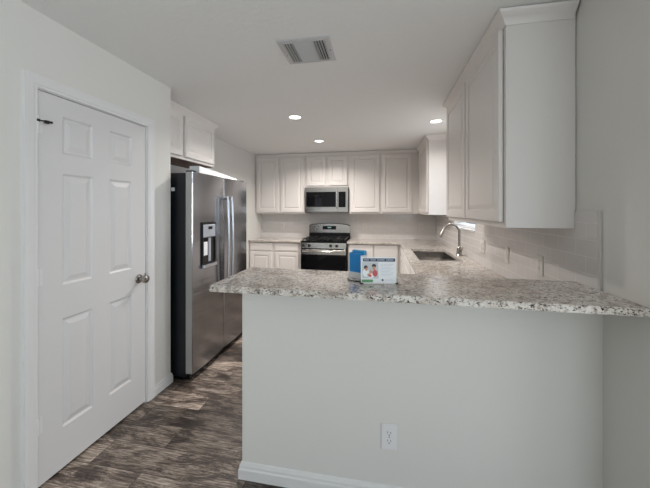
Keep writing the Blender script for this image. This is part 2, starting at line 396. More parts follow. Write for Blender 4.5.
# six-panel pantry door
dy0, dy1, dz0, dz1 = 1.2795, 2.0145, 0.014, 2.046
dw = dy1 - dy0
dc = [(1.405 - dy0, 1.588 - dy0), (1.706 - dy0, 1.888 - dy0)]; dr = [(0.237 - dz0, 0.835 - dz0), (1.020 - dz0, 1.630 - dz0), (1.740 - dz0, 1.942 - dz0)]
door = struct(MB().panel_door((XL - 0.036, dy1, dz0), (0, -1, 0), (1, 0, 0), dw, dz1 - dz0, 0.035, [(dw - b, dw - a) for a, b in dc][::-1], dr, depth=0.008, mould=0.018, raise_w=0.026, edge=0.002).build('door_1', 'door', loc=(XL - 0.03, 1.65, dz0)))
ky, kz = 1.952, 0.935
kn = MB().lathe((XL - 0.001, ky, kz), (1, 0, 0), [(0.032, 0), (0.033, 0.004), (0.028, 0.010), (0.014, 0.013), (0.012, 0.030), (0.020, 0.036), (0.027, 0.045), (0.029, 0.055), (0.026, 0.066), (0.015, 0.071), (0, 0.072)])
kn.build('door_knob', 'nickel', door, smooth=True)
MB().box(XL - 0.004, XL + 0.003, dy1 - 0.006, dy1 + 0.004, kz - 0.030, kz + 0.030, 0.002).build('latch', 'nickel', door)
for hz in (1.867, 1.088, 0.329):
    MB().cyl((XL + 0.006, 1.274, hz - 0.045), (0, 0, 1), 0.0065, 0.09, 12).box(XL - 0.001, XL + 0.0015, 1.276, 1.300, hz - 0.045, hz + 0.045).build('hinge', 'trim', door, smooth=True)
ds = MB().tube([(XL + 0.004, 1.268, 1.891), (XL + 0.012, 1.285, 1.889), (XL + 0.030, 1.312, 1.886)], 0.0035, 8)
ds.cyl((XL + 0.012, 1.300, 1.887), (0.6, 0.8, -0.05), 0.009, 0.020, 12).cyl((XL + 0.006, 1.274, 1.882), (0, 0, 1), 0.010, 0.012, 12).cyl((XL + 0.026, 1.310, 1.886), (0.6, 0.8, 0), 0.006, 0.018, 10)
ds.build('door_stop', 'dark', door, smooth=True)

# windows
def window(name, axis, a0, a1, u0, u1, z0, z1, mullions):
    """frame in a wall opening; axis 'x' = wall normal along x"""
    f = 0.045
    us = [u0, u0 + f]; 
    for mu in mullions: us += [mu - 0.02, mu + 0.02]
    us += [u1 - f, u1]; zm = (z0 + z1) / 2
    vs = [z0, z0 + f, zm - 0.018, zm + 0.018, z1 - f, z1]
    fr = MB().cells(axis, us, vs, lambda i, j: (i % 2 == 0) or (j % 2 == 0), a0, a1)
    o = struct(fr.build(name, 'vinyl'))
    am = (a0 + a1) / 2
    p = MB()
    if axis == 'x': p.box(am - 0.002, am + 0.002, u0 + 0.02, u1 - 0.02, z0 + 0.02, z1 - 0.02)
    else: p.box(u0 + 0.02, u1 - 0.02, am - 0.002, am + 0.002, z0 + 0.02, z1 - 0.02)
    p.build('pane', 'glass', o); return o
window('window_1', 'x', XR + 0.09, XR + 0.14, W0, W1, WZ0, WZ1, [])
window('window_2', 'x', XE + 0.04, XE + 0.09, S0, S1, 0.75, 2.15, [-1.6])
window('window_3', 'y', YS - 0.09, YS - 0.04, P0, P1, 0.0, 2.12, [1.7])
sl = MB().box(XR - 0.022, XR + 0.09, W0 - 0.012, W1 + 0.012, WZ0 - 0.014, WZ0 + 0.003, 0.002)
struct(sl.build('trim_3', 'trim'))
bl = thing('window_blind', 'white horizontal slat blind in the window over the sink', 'blind', (XR + 0.05, (W0 + W1) / 2, WZ0 + 0.01))
MB().box(XR + 0.02, XR + 0.075, W0 + 0.008, W1 - 0.008, WZ1 - 0.045, WZ1 - 0.003, 0.003).build('headrail', 'blind', bl)
sb = MB(); z = WZ0 + 0.040
while z < WZ1 - 0.06:
    cx = XR + 0.048; dx, dz = 0.0235, 0.008
    sb.prism([(cx - dx, W0 + 0.012, z - dz), (cx, W0 + 0.012, z + 0.002), (cx + dx, W0 + 0.012, z + dz), (cx + dx, W0 + 0.012, z + dz + 0.002), (cx, W0 + 0.012, z + 0.004), (cx - dx, W0 + 0.012, z - dz + 0.002)], (0, W1 - W0 - 0.024, 0)); z += 0.042
sb.build('slats', 'blind', bl)
MB().box(XR + 0.026, XR + 0.070, W0 + 0.012, W1 - 0.012, WZ0 + 0.006, WZ0 + 0.022, 0.003).build('bottom_rail', 'blind', bl)
for yy in (W0 + 0.15, W1 - 0.15): MB().box(XR + 0.020, XR + 0.0215, yy - 0.002, yy + 0.002, WZ0 + 0.01, WZ1 - 0.01).build('ladder_cord', 'blind', bl)

# ================================================================== BACKSPLASH
tl = MB().cells('x', [1.575, 1.7415, 3.1295, W0 - 0.012, W1 + 0.012, 4.3915, YB - 0.34, YB - 0.010], [ZC, WZ0 - 0.014, ZU - 0.0005, 1.365, 1.427], lambda i, j: {0: True, 1: j < 2, 2: True, 3: j < 1, 4: True, 5: j < 3, 6: j < 3}[i], XR - 0.009, XR - 0.0004)
tag(tl.build('tile_backsplash', 'tile_r'), 'grey white glossy subway tile backsplash on the sink wall under the right cabinets', 'backsplash')
tb = MB().box(XK + 0.0, XR - 0.009, YB - 0.009, YB - 0.0004, ZC, ZU + 0.027)
tag(tb.build('tile_backsplash', 'tile_b'), 'grey white glossy subway tile backsplash on the back wall behind the range', 'backsplash')
tk = MB().box(XR - 0.0095, XR, 1.560, 1.575, ZB, 1.430, 0.002)
struct(tk.build('trim_4', 'bullnose'))

# ================================================================== CABINETS
CROWN = [(0, 0), (0.006, 0), (0.010, 0.012), (0.014, 0.020), (0.020, 0.030), (0.032, 0.042), (0.041, 0.053), (0.045, 0.066), (0, 0.066)]
def body(t, x0, x1, y0, y1, z0, z1, face):
    """cabinet box; the front side gets a shallow face frame look through the doors laid on it"""
    MB().box(x0, x1, y0, y1, z0, z1, 0.0015).build('cabinet_body', 'cab', t)
def cdoor(t, O, U, Nn, wd, ht, name='door', st=0.055, t_=0.022, knob=None):
    O = Vector(O) + Vector(Nn) * 0.003
    return MB().panel_door(O, U, Nn, wd, ht, t_, [(st, wd - st)], [(st, ht - st)], depth=0.011, mould=0.014, raise_w=0.024, edge=0.004).build(name, 'cab', t)
def dfront(t, O, U, Nn, wd, ht, name='drawer'):
    O = Vector(O) + Vector(Nn) * 0.003
    return MB().panel_door(O, U, Nn, wd, ht, 0.019, [], [], edge=0.005).build(name, 'cab', t)
ZT = H - 0.0045
# --- back wall uppers (front y)
FY = YB - 0.33; UX = (1, 0, 0); NB = (0, -1, 0); ZD = 1.372
DT = 2.372
def upper_back(label, x0, x1, z0, doors, crown=True, dz=0.028, cx=None):
    t = thing('upper_cabinet', label, 'cabinet', ((x0 + x1) / 2, (FY + YB) / 2, z0), None)
    body(t, x0, x1, FY, YB - 0.001 if z0 > 1.5 else YB - 0.010, z0, ZT, None)
    for a, b in doors: cdoor(t, (a, FY, z0 + dz), UX, NB, b - a, DT - z0 - dz)
    if cx: MB().box(0.6285, 0.660, FY - 0.0285, FY - 0.0005, z0, ZT).build('corner_filler', 'cab', t)
    if crown: MB().sweep([(x0, FY), (cx or x1, FY)], [(a * 0.62, b * 0.75) for a, b in CROWN], ZT - 0.054).build('crown_molding', 'cab', t)
    return t
upper_back('tall white two door wall cabinet left of the microwave', XK + 0.003, -1.328, 1.368, [(-2.235, -1.815), (-1.775, -1.350)])
upper_back('short white two door cabinet directly above the microwave', -1.325, -0.552, 1.832, [(-1.295, -0.955), (-0.915, -0.575)])
upper_back('tall white two door wall cabinet right of the microwave', -0.549, 0.626, 1.368, [(-0.515, -0.030), (0.012, 0.500)], cx=0.584)

# --- right wall uppers (front x); travel towards -y keeps 'out' on the -x side
FX = 0.627; UYm = (0, -1, 0); NR = (-1, 0, 0)
def upper_right(label, y0, y1, z0, doors, ends):
    t = thing('upper_cabinet', label, 'cabinet', ((FX + XR) / 2, (y0 + y1) / 2, z0))
    body(t, FX, XR - 0.003, y0, y1, z0, ZT, None)
    for a, b in doors: cdoor(t, (FX, b, z0 + 0.030), UYm, NR, b - a, DT - z0 - 0.030, st=0.058)
    path = []
    if ends[1]: path.append((XR - 0.011, y1))
    path += [(FX, y1), (FX, y0)]
    if ends[0]: path.append((XR - 0.011, y0))
    MB().sweep(path, CROWN, ZT - 0.066).build('crown_molding', 'cab', t)
    return t
upper_right('white wall cabinet with plain end panel nearest the bar', 1.743, 3.128, ZU, [(1.775, 2.420), (2.450, 3.095)], (True, True))
upper_right('white wall cabinet in the far right corner beyond the sink window', 4.393, FY - 0.030, 1.366, [(4.420, 5.290)], (True, False))

# --- over fridge cabinet on left kitchen wall (faces +x)
t = thing('upper_cabinet', 'short white two door cabinet above the refrigerator', 'cabinet', (-2.1, 2.85, 1.93))
FX2 = -1.938
MB().box(XK + 0.001, FX2, YP + 0.002, 3.360, 1.935, ZT, 0.0015).build('cabinet_body', 'cab', t)
for a, b in ((2.325, 2.745), (2.785, 3.330)): cdoor(t, (FX2, a, 1.962), (0, 1, 0), (1, 0, 0), b - a, DT - 1.962)
MB().sweep([(FX2, YP + 0.003), (FX2, 3.360), (XK + 0.001, 3.360)], CROWN, ZT - 0.066).build('crown_molding', 'cab', t)
MB().box(XK + 0.004, FX2 - 0.018, YP + 0.004, 3.345, 1.929, 1.9345).build('underside_panel', 'wood', t)

# --- base cabinets
BZ = ZC - 0.031; CF = YB - 0.60
def base_box(t, x0, x1, y0, y1, side):
    kx0, kx1, ky0, ky1 = x0, x1, y0, y1
    if side == 'b': ky0 += 0.07
    if side == 'r': kx0 += 0.07
    if side == 'p': ky1 -= 0.07
    w_ = 0.018; mb = MB()
    mb.cells('z', [x0, x0 + w_, x1 - w_, x1], [y0, y0 + w_, y1 - w_, y1], lambda i, j: not (i == 1 and j == 1), 0.10, BZ)
    mb.box(x0 + w_, x1 - w_, y0 + w_, y1 - w_, 0.10, 0.118).box(kx0, kx1, ky0, ky1, 0, 0.10); mb.build('cabinet_body', 'cab', t)
t = thing('base_cabinet', 'white base cabinet with two drawers left of the range', 'cabinet', (-1.80, CF + 0.3, 0))
base_box(t, XK + 0.003, -1.330, CF, YB - 0.012, 'b')
for a, b in ((-2.245, -1.850), (-1.785, -1.372)):
    dfront(t, (a, CF, 0.738), UX, NB, b - a, 0.128); cdoor(t, (a, CF, 0.135), UX, NB, b - a, 0.575)
t = thing('base_cabinet', 'white base cabinet between the range and the right corner', 'cabinet', (-0.15, CF + 0.3, 0))
base_box(t, -0.540, 0.300, CF, YB - 0.012, 'b')
for a, b in ((-0.520, -0.128), (-0.112, 0.262)): dfront(t, (a, CF, 0.135), UX, NB, b - a, 0.735, name='door')
RX = 0.318
for (y0, y1, lab) in ((4.34, 5.690, 'white blind corner base cabinet at the far end of the sink counter'), (3.30, 4.335, 'white sink base cabinet under the double bowl sink'), (2.36, 3.295, 'white base cabinet between the sink base and the bar')):
    t = thing('base_cabinet', lab, 'cabinet', (0.62, (y0 + y1) / 2, 0)); base_box(t, RX, XR - 0.012, y0, y1, 'r')
    ye = min(y1, 5.05); mid = (y0 + ye) / 2
    for a, b in ((y0 + 0.02, mid - 0.01), (mid + 0.01, ye - 0.02)):
        dfront(t, (RX, b, 0.738), UYm, NR, b - a, 0.128); cdoor(t, (RX, b, 0.135), UYm, NR, b - a, 0.575)
t = thing('base_cabinet', 'white base cabinet directly behind the bar half wall', 'cabinet', (0.1, 2.0, 0))
base_box(t, BX0 + 0.005, XR - 0.012, BY1 + 0.002, 2.30, 'p')
for a in (-0.70, -0.20, 0.30-0.2):
    cdoor(t, (a + 0.44 if a < 0 else 0.30, 2.30, 0.135), (-1, 0, 0), (0, 1, 0), 0.44 if a < 0 else 0.19, 0.735, st=0.05)

# ================================================================== COUNTERTOPS
ct = MB().box(XK + 0.003, -1.318, YB - 0.650, YB - 0.0095, ZC - 0.030, ZC, 0.003)
tag(ct.build('countertop', 'granite'), 'short speckled granite countertop left of the range', 'countertop')
# sink hole
SX0, SX1, SY0, SY1 = 0.388, 0.812, 3.350, 4.300
xs = [BX0 - 0.02, -0.548, 0.286, SX0, SX1, XR - 0.0095]; ys = [BY1 + 0.003, 2.325, SY0, SY1, YB - 0.650, YB - 0.0095]
def keep(i, j):
    if i == 3 and j == 2: return False
    if j == 0: return True
    if j == 4: return i >= 1
    return i >= 2
cm = MB().cells('z', xs, ys, keep, ZC - 0.030, ZC)
tag(cm.build('countertop', 'granite'), 'long speckled granite countertop around the sink along the right wall', 'countertop')
# bar top, left end sits proud of the half wall
bx0 = -0.786; by0, by1 = 1.318, 1.765
bt = MB()
bt.prism([(bx0, by0, ZB - 0.030), (XR - 0.001, by0 - 0.020, ZB - 0.030), (XR - 0.001, by1 - 0.03, ZB - 0.030), (bx0, by1 + 0.03, ZB - 0.030)], (0, 0, 0.030))
bmesh.ops.bevel(bt.bm, geom=bt.bm.edges[:], offset=0.003, segments=2, affect='EDGES')
tag(bt.build('bar_top', 'granite'), 'raised speckled granite bar top on the half wall', 'countertop')

# ================================================================== SINK + FAUCET
t = thing('kitchen_sink', 'stainless undermount double bowl sink set in granite', 'sink', ((SX0 + SX1) / 2, (SY0 + SY1) / 2, ZC - 0.23))
def bowl(x0, x1, y0, y1, z0, z1):
    mb = MB(); r = 0.05; ins = 0.012
    def rr(x0, x1, y0, y1, z, r):
        pts = []
        for cx, cy, a0 in ((x1 - r, y1 - r, 0), (x0 + r, y1 - r, 90), (x0 + r, y0 + r, 180), (x1 - r, y0 + r, 270)):
            for k in range(6):
                a = math.radians(a0 + 18 * k); pts.append((cx + r * math.cos(a), cy + r * math.sin(a), z))
        return pts
    levels = [rr(x0 - 0.02, x1 + 0.02, y0 - 0.02, y1 + 0.02, z1, r + 0.02), rr(x0, x1, y0, y1, z1, r), rr(x0 + 0.004, x1 - 0.004, y0 + 0.004, y1 - 0.004, z0 + 0.03, r), rr(x0 + 0.03, x1 - 0.03, y0 + 0.03, y1 - 0.03, z0, r)]
    rings = [[mb.bm.verts.new(p) for p in L] for L in levels]; n = len(rings[0])
    for a, b in zip(rings, rings[1:]):
        for k in range(n): mb.bm.faces.new((a[k], a[(k + 1) % n], b[(k + 1) % n], b[k]))
    mb.bm.faces.new(rings[-1]); return mb
ym = 3.60
for (a, b) in ((SY0 + 0.006, ym - 0.02), (ym + 0.02, SY1 - 0.006)):
    bw = bowl(SX0 + 0.006, SX1 - 0.006, a, b, ZC - 0.22, ZC - 0.031 - (0.0)).build('bowl', 'sink', t, smooth=True)
    MB().lathe(((SX0 + SX1) / 2, (a + b) / 2, ZC - 0.2195), (0, 0, 1), [(0.042, 0), (0.042, 0.003), (0.034, 0.004), (0.030, 0.001), (0, 0.001)]).build('drain', 'chrome', bw, smooth=True)

fx, fy = 0.874, 3.780
t = thing('kitchen_faucet', 'chrome gooseneck pull down faucet behind the sink', 'faucet', (fx, fy, ZC))
MB().lathe((fx, fy, ZC), (0, 0, 1), [(0.036, 0), (0.036, 0.006), (0.030, 0.014), (0.028, 0.075), (0.022, 0.090), (0.014, 0.105), (0, 0.105)]).build('faucet_base', 'nickel', t, smooth=True)
pts = [(fx, fy, ZC + 0.08), (fx, fy, ZC + 0.26)]
rad = 0.085; cxx = fx - rad; cz = ZC + 0.268
for k in range(0, 15):
    a = math.radians(k * 11.5); pts.append((cxx + rad * math.cos(a), fy, cz + rad * math.sin(a)))
MB().tube(pts, 0.0135, 16).build('neck', 'nickel', t, smooth=True)
e = Vector(pts[-1]); dr_ = (Vector(pts[-1]) - Vector(pts[-2])).normalized()
MB().tube([e, e + dr_ * 0.02, e + dr_ * 0.03, e + dr_ * 0.095, e + dr_ * 0.10], [0.0145, 0.015, 0.0175, 0.019, 0.013], 16).build('spray_head', 'nickel', t, smooth=True)
lv = MB().cyl((fx, fy - 0.018, ZC + 0.045), (0.1, -1, 0.1), 0.015, 0.030, 16)
lv.tube([(fx + 0.002, fy - 0.046, ZC + 0.048), (fx + 0.01, fy - 0.062, ZC + 0.065), (fx + 0.02, fy - 0.080, ZC + 0.10)], [0.009, 0.007, 0.006], 10)
lv.build('lever', 'nickel', t, smooth=True)

# ================================================================== REFRIGERATOR
FXF = -1.530; FYA, FYB_ = 2.335, 3.395; FS = 2.862
t = thing('refrigerator', 'stainless steel side by side refrigerator with black sides', 'refrigerator', (-1.9, 2.8, 0))
MB().box(-2.235, -1.607, FYA + 0.006, FYB_ - 0.006, 0.03, 1.745, 0.006).build('cabinet_shell', 'fside', t)
MB().box(-2.2, -1.640, FYA + 0.02, FYB_ - 0.02, 0.0, 0.032).build('foot_base', 'black', t)
MB().box(-1.640, -1.575, FYA + 0.012, FYB_ - 0.012, 0.008, 0.058, 0.004).build('toe_grille', 'black', t)
def fdoor(y0, y1):
    mb = MB(); n = 14; pr = []
    z0, z1 = 0.062, 1.752
    bow = 0.012
    for k in range(n + 1):
        f = k / n; y = y0 + (y1 - y0) * f
        x = FXF - bow * (2 * f - 1) ** 2
        if k in (0, n): x -= 0.005
        if k in (1, n - 1): y = y0 + 0.005 if k == 1 else y1 - 0.005; x = FXF - bow * (abs(2 * ((y - y0) / (y1 - y0)) - 1)) ** 2
        pr.append((x, y, z0))
    pr = [(-1.603, y0, z0)] + pr + [(-1.603, y1, z0)]
    mb.prism(pr, (0, 0, z1 - z0)); return mb
fd = fdoor(FYA, FS - 0.004).build('freezer_door', 'fsteel', t, smooth=True)
fr_ = fdoor(FS + 0.004, FYB_).build('refrigerator_door', 'fsteel', t, smooth=True)
for dr__, hy in ((fd, FS - 0.040), (fr_, FS + 0.045)):
    hp = []
    for k in range(15):
        f = k / 14; zz = 0.69 + (1.560 - 0.69) * f
        hp.append((FXF + 0.050 + 0.014 * math.sin(math.pi * f), hy, zz))
    hb = MB().tube([(FXF - 0.004, hy, 0.705)] + hp + [(FXF - 0.004, hy, 1.545)], [0.011] + [0.0125] * 15 + [0.011], 12)
    hb.build('handle', 'handle', dr__, smooth=True)
# dark strip recess beside the handle
MB().box(-1.603, -1.548, FYA - 0.0015, FYA + 0.0002, 0.064, 1.750).build('door_side', 'fgrey', fd)
# water dispenser
q0, q1, qz0, qz1 = 2.452, 2.668, 0.930, 1.325
xf = FXF + 0.002
dp = MB().cells('x', [q0, q0 + 0.016, q1 - 0.016, q1], [qz0, qz0 + 0.03, 1.185, qz1], lambda i, j: not (i == 1 and j == 1), FXF - 0.01, FXF + 0.010)
bmesh.ops.bevel(dp.bm, geom=[e for e in dp.bm.edges if abs(e.verts[0].co.x - e.verts[1].co.x) > 0.01], offset=0.006, segments=2, affect='EDGES')
dpo = dp.build('dispenser_frame', 'black', fd)
MB().box(FXF + 0.006, FXF + 0.013, q0 + 0.010, q1 - 0.010, 1.190, qz1 - 0.022, 0.003).build('control_face', 'disp', dpo)
MB().box(FXF + 0.0125, FXF + 0.0142, q0 + 0.085, q0 + 0.150, 1.258, 1.285).build('display', 'bglass', dpo)
MB().box(FXF - 0.006, FXF + 0.003, q0 + 0.014, q1 - 0.014, qz0 + 0.028, 1.19).build('cavity', 'bglass', dpo)
MB().box(FXF + 0.002, FXF + 0.006, q0 + 0.022, q0 + 0.085, 1.03, 1.15, 0.001).build('paddle_glint', 'paper', dpo)  # white paddle; a reflection in the cavity glass is put into its colour
MB().box(FXF + 0.002, FXF + 0.006, q0 + 0.100, q0 + 0.140, 0.97, 1.185, 0.001).build('cavity_liner', 'disp', dpo)
MB().box(FXF + 0.002, FXF + 0.024, q0 - 0.004, q1 + 0.004, qz0 - 0.012, qz0 + 0.022, 0.006, 2).build('drip_tray', 'handle', dpo)
MB().box(-1.628, -1.56, FYA + 0.03, FYA + 0.09, 1.746, 1.768, 0.004).build('hinge_cover', 'black', t)
MB().box(-1.628, -1.56, FYB_ - 0.09, FYB_ - 0.03, 1.746, 1.768, 0.004).build('hinge_cover', 'black', t)
MB().box(-1.745, -1.712, FYA + 0.0045, FYA + 0.0062, 1.592, 1.622).build('sticker', 'paper', t)

pk = thing('white_wedge', 'long white tapered block lying on top of the refrigerator', 'wedge', (-1.67, 2.95, 1.746))  # plain white block on the fridge top, lower towards its far end
MB().prism([(-1.62, 2.56, 1.7465), (-1.62, 3.30, 1.7465), (-1.62, 3.30, 1.785), (-1.62, 2.56, 1.832)], (-0.10, 0, 0)).build('wedge_body', 'paper', pk)
MB().box(-1.6195, -1.6185, 3.08, 3.10, 1.750, 1.795).build('wedge_mark', 'disp', pk)
# ================================================================== RANGE
rx0, rx1 = -1.312, -0.556; rf = 4.995; rb = YB - 0.012; zt = 0.915
t = thing('gas_range', 'stainless and black freestanding gas range on the back wall', 'range', ((rx0 + rx1) / 2, 5.3, 0))
MB().box(rx0, rx1, rf + 0.035, rb - 0.005, 0.04, zt - 0.012, 0.003).box(rx0 + 0.03, rx1 - 0.03, rf + 0.09, rb - 0.03, 0, 0.04).build('range_body', 'black', t)
MB().box(rx0 - 0.003, rx1 + 0.003, rf + 0.012, rb - 0.06, zt - 0.014, zt + 0.004, 0.005, 2).build('cooktop', 'bglass', t)
# backguard: lower black riser, upper arched stainless panel
MB().box(rx0, rx1, rb - 0.075, rb, zt, 1.018, 0.003).build('riser', 'black', t)
pr = [(rx0, rb - 0.070, 1.018)]; n = 16
for k in range(n + 1):
    f = k / n; pr.append((rx0 + (rx1 - rx0) * f, rb - 0.070, 1.150 + 0.035 * math.sin(math.pi * f) ** 0.7 if 0 < k < n else 1.140))
pr.append((rx1, rb - 0.070, 1.018))
bg = MB().prism(pr, (0, 0.065, 0)).build('backguard', 'steel', t)
cx = (rx0 + rx1) / 2
cap = []
for k in range(n + 1):
    f = k / n; cap.append((rx0 - 0.002 + (rx1 - rx0 + 0.004) * f, 1.150 + 0.035 * math.sin(math.pi * f) ** 0.7 if 0 < k < n else 1.140))
MB().prism([(x, rb - 0.073, z) for x, z in cap] + [(x, rb - 0.073, z + 0.010) for x, z in cap[::-1]], (0, 0.070, 0)).build('backguard_cap', 'black', bg)
MB().box(cx - 0.125, cx + 0.125, rb - 0.0735, rb - 0.069, 1.075, 1.142, 0.002).build('display', 'bglass', bg)
MB().box(cx - 0.030, cx + 0.035, rb - 0.0742, rb - 0.0734, 1.105, 1.122).build('clock', 'clock', bg)
# burners + grates
for bx, by, r in ((cx - 0.20, rf + 0.17, 0.05), (cx + 0.20, rf + 0.17, 0.045), (cx - 0.20, rf + 0.43, 0.04), (cx + 0.20, rf + 0.43, 0.05), (cx, rf + 0.30, 0.045)):
    MB().lathe((bx, by, zt + 0.003), (0, 0, 1), [(r + 0.012, 0), (r + 0.010, 0.006), (r, 0.008), (r, 0.016), (r * 0.8, 0.019), (0, 0.019)], 20).build('burner', 'iron', t, smooth=True)
for g0, g1 in ((rx0 + 0.02, cx - 0.075), (cx - 0.068, cx + 0.068), (cx + 0.075, rx1 - 0.02)):
    g = MB(); ya, yb = rf + 0.045, rb - 0.095; zz = zt + 0.034; b = 0.006
    for yy in (ya, yb, (ya + yb) / 2): g.box(g0, g1, yy - b, yy + b, zz - 0.006, zz + 0.006)
    for xx in (g0 + b, g1 - b): g.box(xx - b, xx + b, ya, yb, zz - 0.006, zz + 0.006)
    gm = (g0 + g1) / 2; g.box(gm - b, gm + b, ya, yb, zz - 0.002, zz + 0.010)
    for xx in (g0 + 0.008, g1 - 0.008):
        for yy in (ya + 0.004, yb - 0.004, (ya + yb) / 2): g.box(xx - 0.006, xx + 0.006, yy - 0.006, yy + 0.006, zt + 0.003, zz)
    for yy in ((ya * 3 + yb) / 4, (ya + 3 * yb) / 4): g.box(g0, g1, yy - b, yy + b, zz - 0.002, zz + 0.010)
    g.build('grate', 'iron', t)
cp = MB().prism([(rx0, rf + 0.034, 0.800), (rx0, rf + 0.004, 0.802), (rx0, rf + 0.016, 0.893), (rx0, rf + 0.034, 0.900)], (rx1 - rx0, 0, 0)).build('control_panel', 'steel', t)
for u in (-0.330, -0.232, 0.125, 0.225):
    MB().lathe((cx + u, rf + 0.010, 0.848), (0, -1, 0.13), [(0.026, 0), (0.026, 0.006), (0.021, 0.009), (0.019, 0.030), (0.016, 0.033), (0, 0.033)], 20).build('knob', 'knobblack', cp, smooth=True)
od = MB().box(rx0 + 0.002, rx1 - 0.002, rf, rf + 0.034, 0.205, 0.792, 0.004).build('oven_door', 'bglass', t)
MB().box(rx0 + 0.002, rx1 - 0.002, rf - 0.004, rf + 0.02, 0.700, 0.785, 0.003).build('door_trim', 'steel', od)
hb = MB().tube([(rx0 + 0.05, rf - 0.002, 0.752), (rx0 + 0.05, rf - 0.035, 0.756), (rx0 + 0.07, rf - 0.046, 0.756), (rx1 - 0.07, rf - 0.046, 0.756), (rx1 - 0.05, rf - 0.035, 0.756), (rx1 - 0.05, rf - 0.002, 0.752)], 0.012, 12)
hb.build('handle', 'steel', od, smooth=True)
MB().box(rx0 + 0.10, rx1 - 0.10, rf - 0.0015, rf + 0.001, 0.30, 0.62).build('oven_window', 'bglass', od)
MB().box(rx0 + 0.002, rx1 - 0.002, rf + 0.002, rf + 0.034, 0.045, 0.198, 0.004).build('storage_drawer', 'steel', t)

# ================================================================== MICROWAVE
mx0, mx1 = -1.314, -0.557; mf = 5.306; mz0, mz1 = 1.395, 1.826
t = thing('microwave', 'stainless over the range microwave above the gas range', 'microwave', (-0.93, 5.5, mz0))
MB().box(mx0, mx1, mf + 0.02, YB - 0.010, mz0, mz1, 0.003).build('microwave_body', 'black', t)
wX = mx1 - mx0
md = MB().cells('y', [mx0, mx0 + 0.022, mx0 + 0.545, mx0 + 0.575], [mz0 + 0.004, mz0 + 0.090, mz1 - 0.078, mz1], lambda i, j: not (i == 1 and j == 1), mf, mf + 0.022).build('microwave_door', 'steel', t)
MB().box(mx0 + 0.020, mx0 + 0.547, mf + 0.004, mf + 0.018, mz0 + 0.088, mz1 - 0.076).build('door_glass', 'bglass', md)
mc = MB().cells('y', [mx0 + 0.578, mx0 + 0.592, mx1 - 0.040, mx1], [mz0 + 0.004, mz0 + 0.085, mz1 - 0.078, mz1], lambda i, j: not (i == 1 and j == 1), mf, mf + 0.022).build('control_frame', 'steel', t)
MB().box(mx0 + 0.590, mx1 - 0.038, mf + 0.004, mf + 0.018, mz0 + 0.083, mz1 - 0.076).build('keypad', 'bglass', mc)
MB().box(mx0 + 0.61, mx1 - 0.06, mf + 0.0025, mf + 0.005, mz1 - 0.125, mz1 - 0.100).build('display', 'bglass', mc)
MB().tube([(mx0 + 0.560, mf + 0.001, mz0 + 0.075), (mx0 + 0.560, mf - 0.032, mz0 + 0.085), (mx0 + 0.560, mf - 0.032, mz1 - 0.085), (mx0 + 0.560, mf + 0.001, mz1 - 0.075)], 0.011, 12).build('handle', 'steel', md, smooth=True)
vg = MB()
for k in range(5): vg.box(mx0 + 0.10, mx1 - 0.10, mf + 0.06 + k * 0.05, mf + 0.08 + k * 0.05, mz0 - 0.003, mz0 + 0.001)
vg.build('underside_vent', 'nickel', t)

# ================================================================== OUTLETS
def outlet(label, origin, U, Nn, gangs=1, kinds=('outlet',), w_=0.076, h_=0.122, grp=None, pm='plate_dim'):
    O = Vector(origin); U = Vector(U); Nn = Vector(Nn); Z = Vector((0, 0, 1)); W = w_ + 0.046 * (gangs - 1)
    t = thing('wall_outlet' if kinds[0] == 'outlet' else 'wall_switch', label, 'outlet' if kinds[0] == 'outlet' else 'switch', O, grp)
    t['group'] = 'outlet and switch plates'
    def bx(mb, u0, u1, v0, v1, n0, n1, bev=0):
        c = [O + U * u + Z * v + Nn * n for u in (u0, u1) for v in (v0, v1) for n in (n0, n1)]
        mb.box(min(p.x for p in c), max(p.x for p in c), min(p.y for p in c), max(p.y for p in c), min(p.z for p in c), max(p.z for p in c), bev)
    m1 = MB(); bx(m1, -W / 2, W / 2, -h_ / 2, h_ / 2, 0.0003, 0.006, 0.0025); m1.build('cover_plate', pm, t)
    for g, kd in enumerate(kinds):
        cu = (g - (gangs - 1) / 2) * 0.046
        if kd == 'switch':
            m2 = MB(); bx(m2, cu - 0.016, cu + 0.016, -0.033, 0.033, 0.005, 0.009, 0.001); m2.build('rocker', pm, t)
        else:
            for s in (-1, 1):
                m2 = MB(); cc = O + U * cu + Z * (s * 0.0195)
                m2.cyl(cc + Nn * 0.004, Nn, 0.0165, 0.0035, 20); rc = m2.build('receptacle', pm, t, smooth=True)
                m3 = MB()
                bx(m3, cu - 0.0085, cu - 0.0060, s * 0.0195 - 0.001, s * 0.0195 + 0.009, 0.007, 0.0079)
                bx(m3, cu + 0.0060, cu + 0.0085, s * 0.0195 - 0.001, s * 0.0195 + 0.009, 0.007, 0.0079)
                m3.cyl(cc - Z * 0.008 + Nn * 0.0070, Nn, 0.0030, 0.0009, 10); m3.build('slots', 'slot', rc)
            m4 = MB(); m4.cyl(O + U * cu + Nn * 0.0055, Nn, 0.003, 0.0009, 10); m4.build('screw', 'nickel', t)
    return t
outlet('white duplex outlet low on the front of the bar half wall', (0.038, BY0, 0.325), (1, 0, 0), (0, -1, 0), w_=0.078, h_=0.126, pm='plate')
xo = XR - 0.009
outlet('double gang outlet plate on sink wall tile nearest the faucet', (xo, 3.145, 1.090), (0, -1, 0), (-1, 0, 0), 2, ('switch', 'outlet'))
outlet('middle of the three outlet plates on the sink wall tile', (xo, 2.575, 1.090), (0, -1, 0), (-1, 0, 0), 1, ('switch',))
outlet('outlet plate on sink wall tile nearest the bar top', (xo, 2.078, 1.100), (0, -1, 0), (-1, 0, 0))
yo = YB - 0.009
outlet('outlet on back wall tile left of the range', (-1.850, yo, 1.135), (1, 0, 0), (0, -1, 0))
outlet('outlet on back wall tile just right of the range', (-0.290, yo, 1.135), (1, 0, 0), (0, -1, 0))
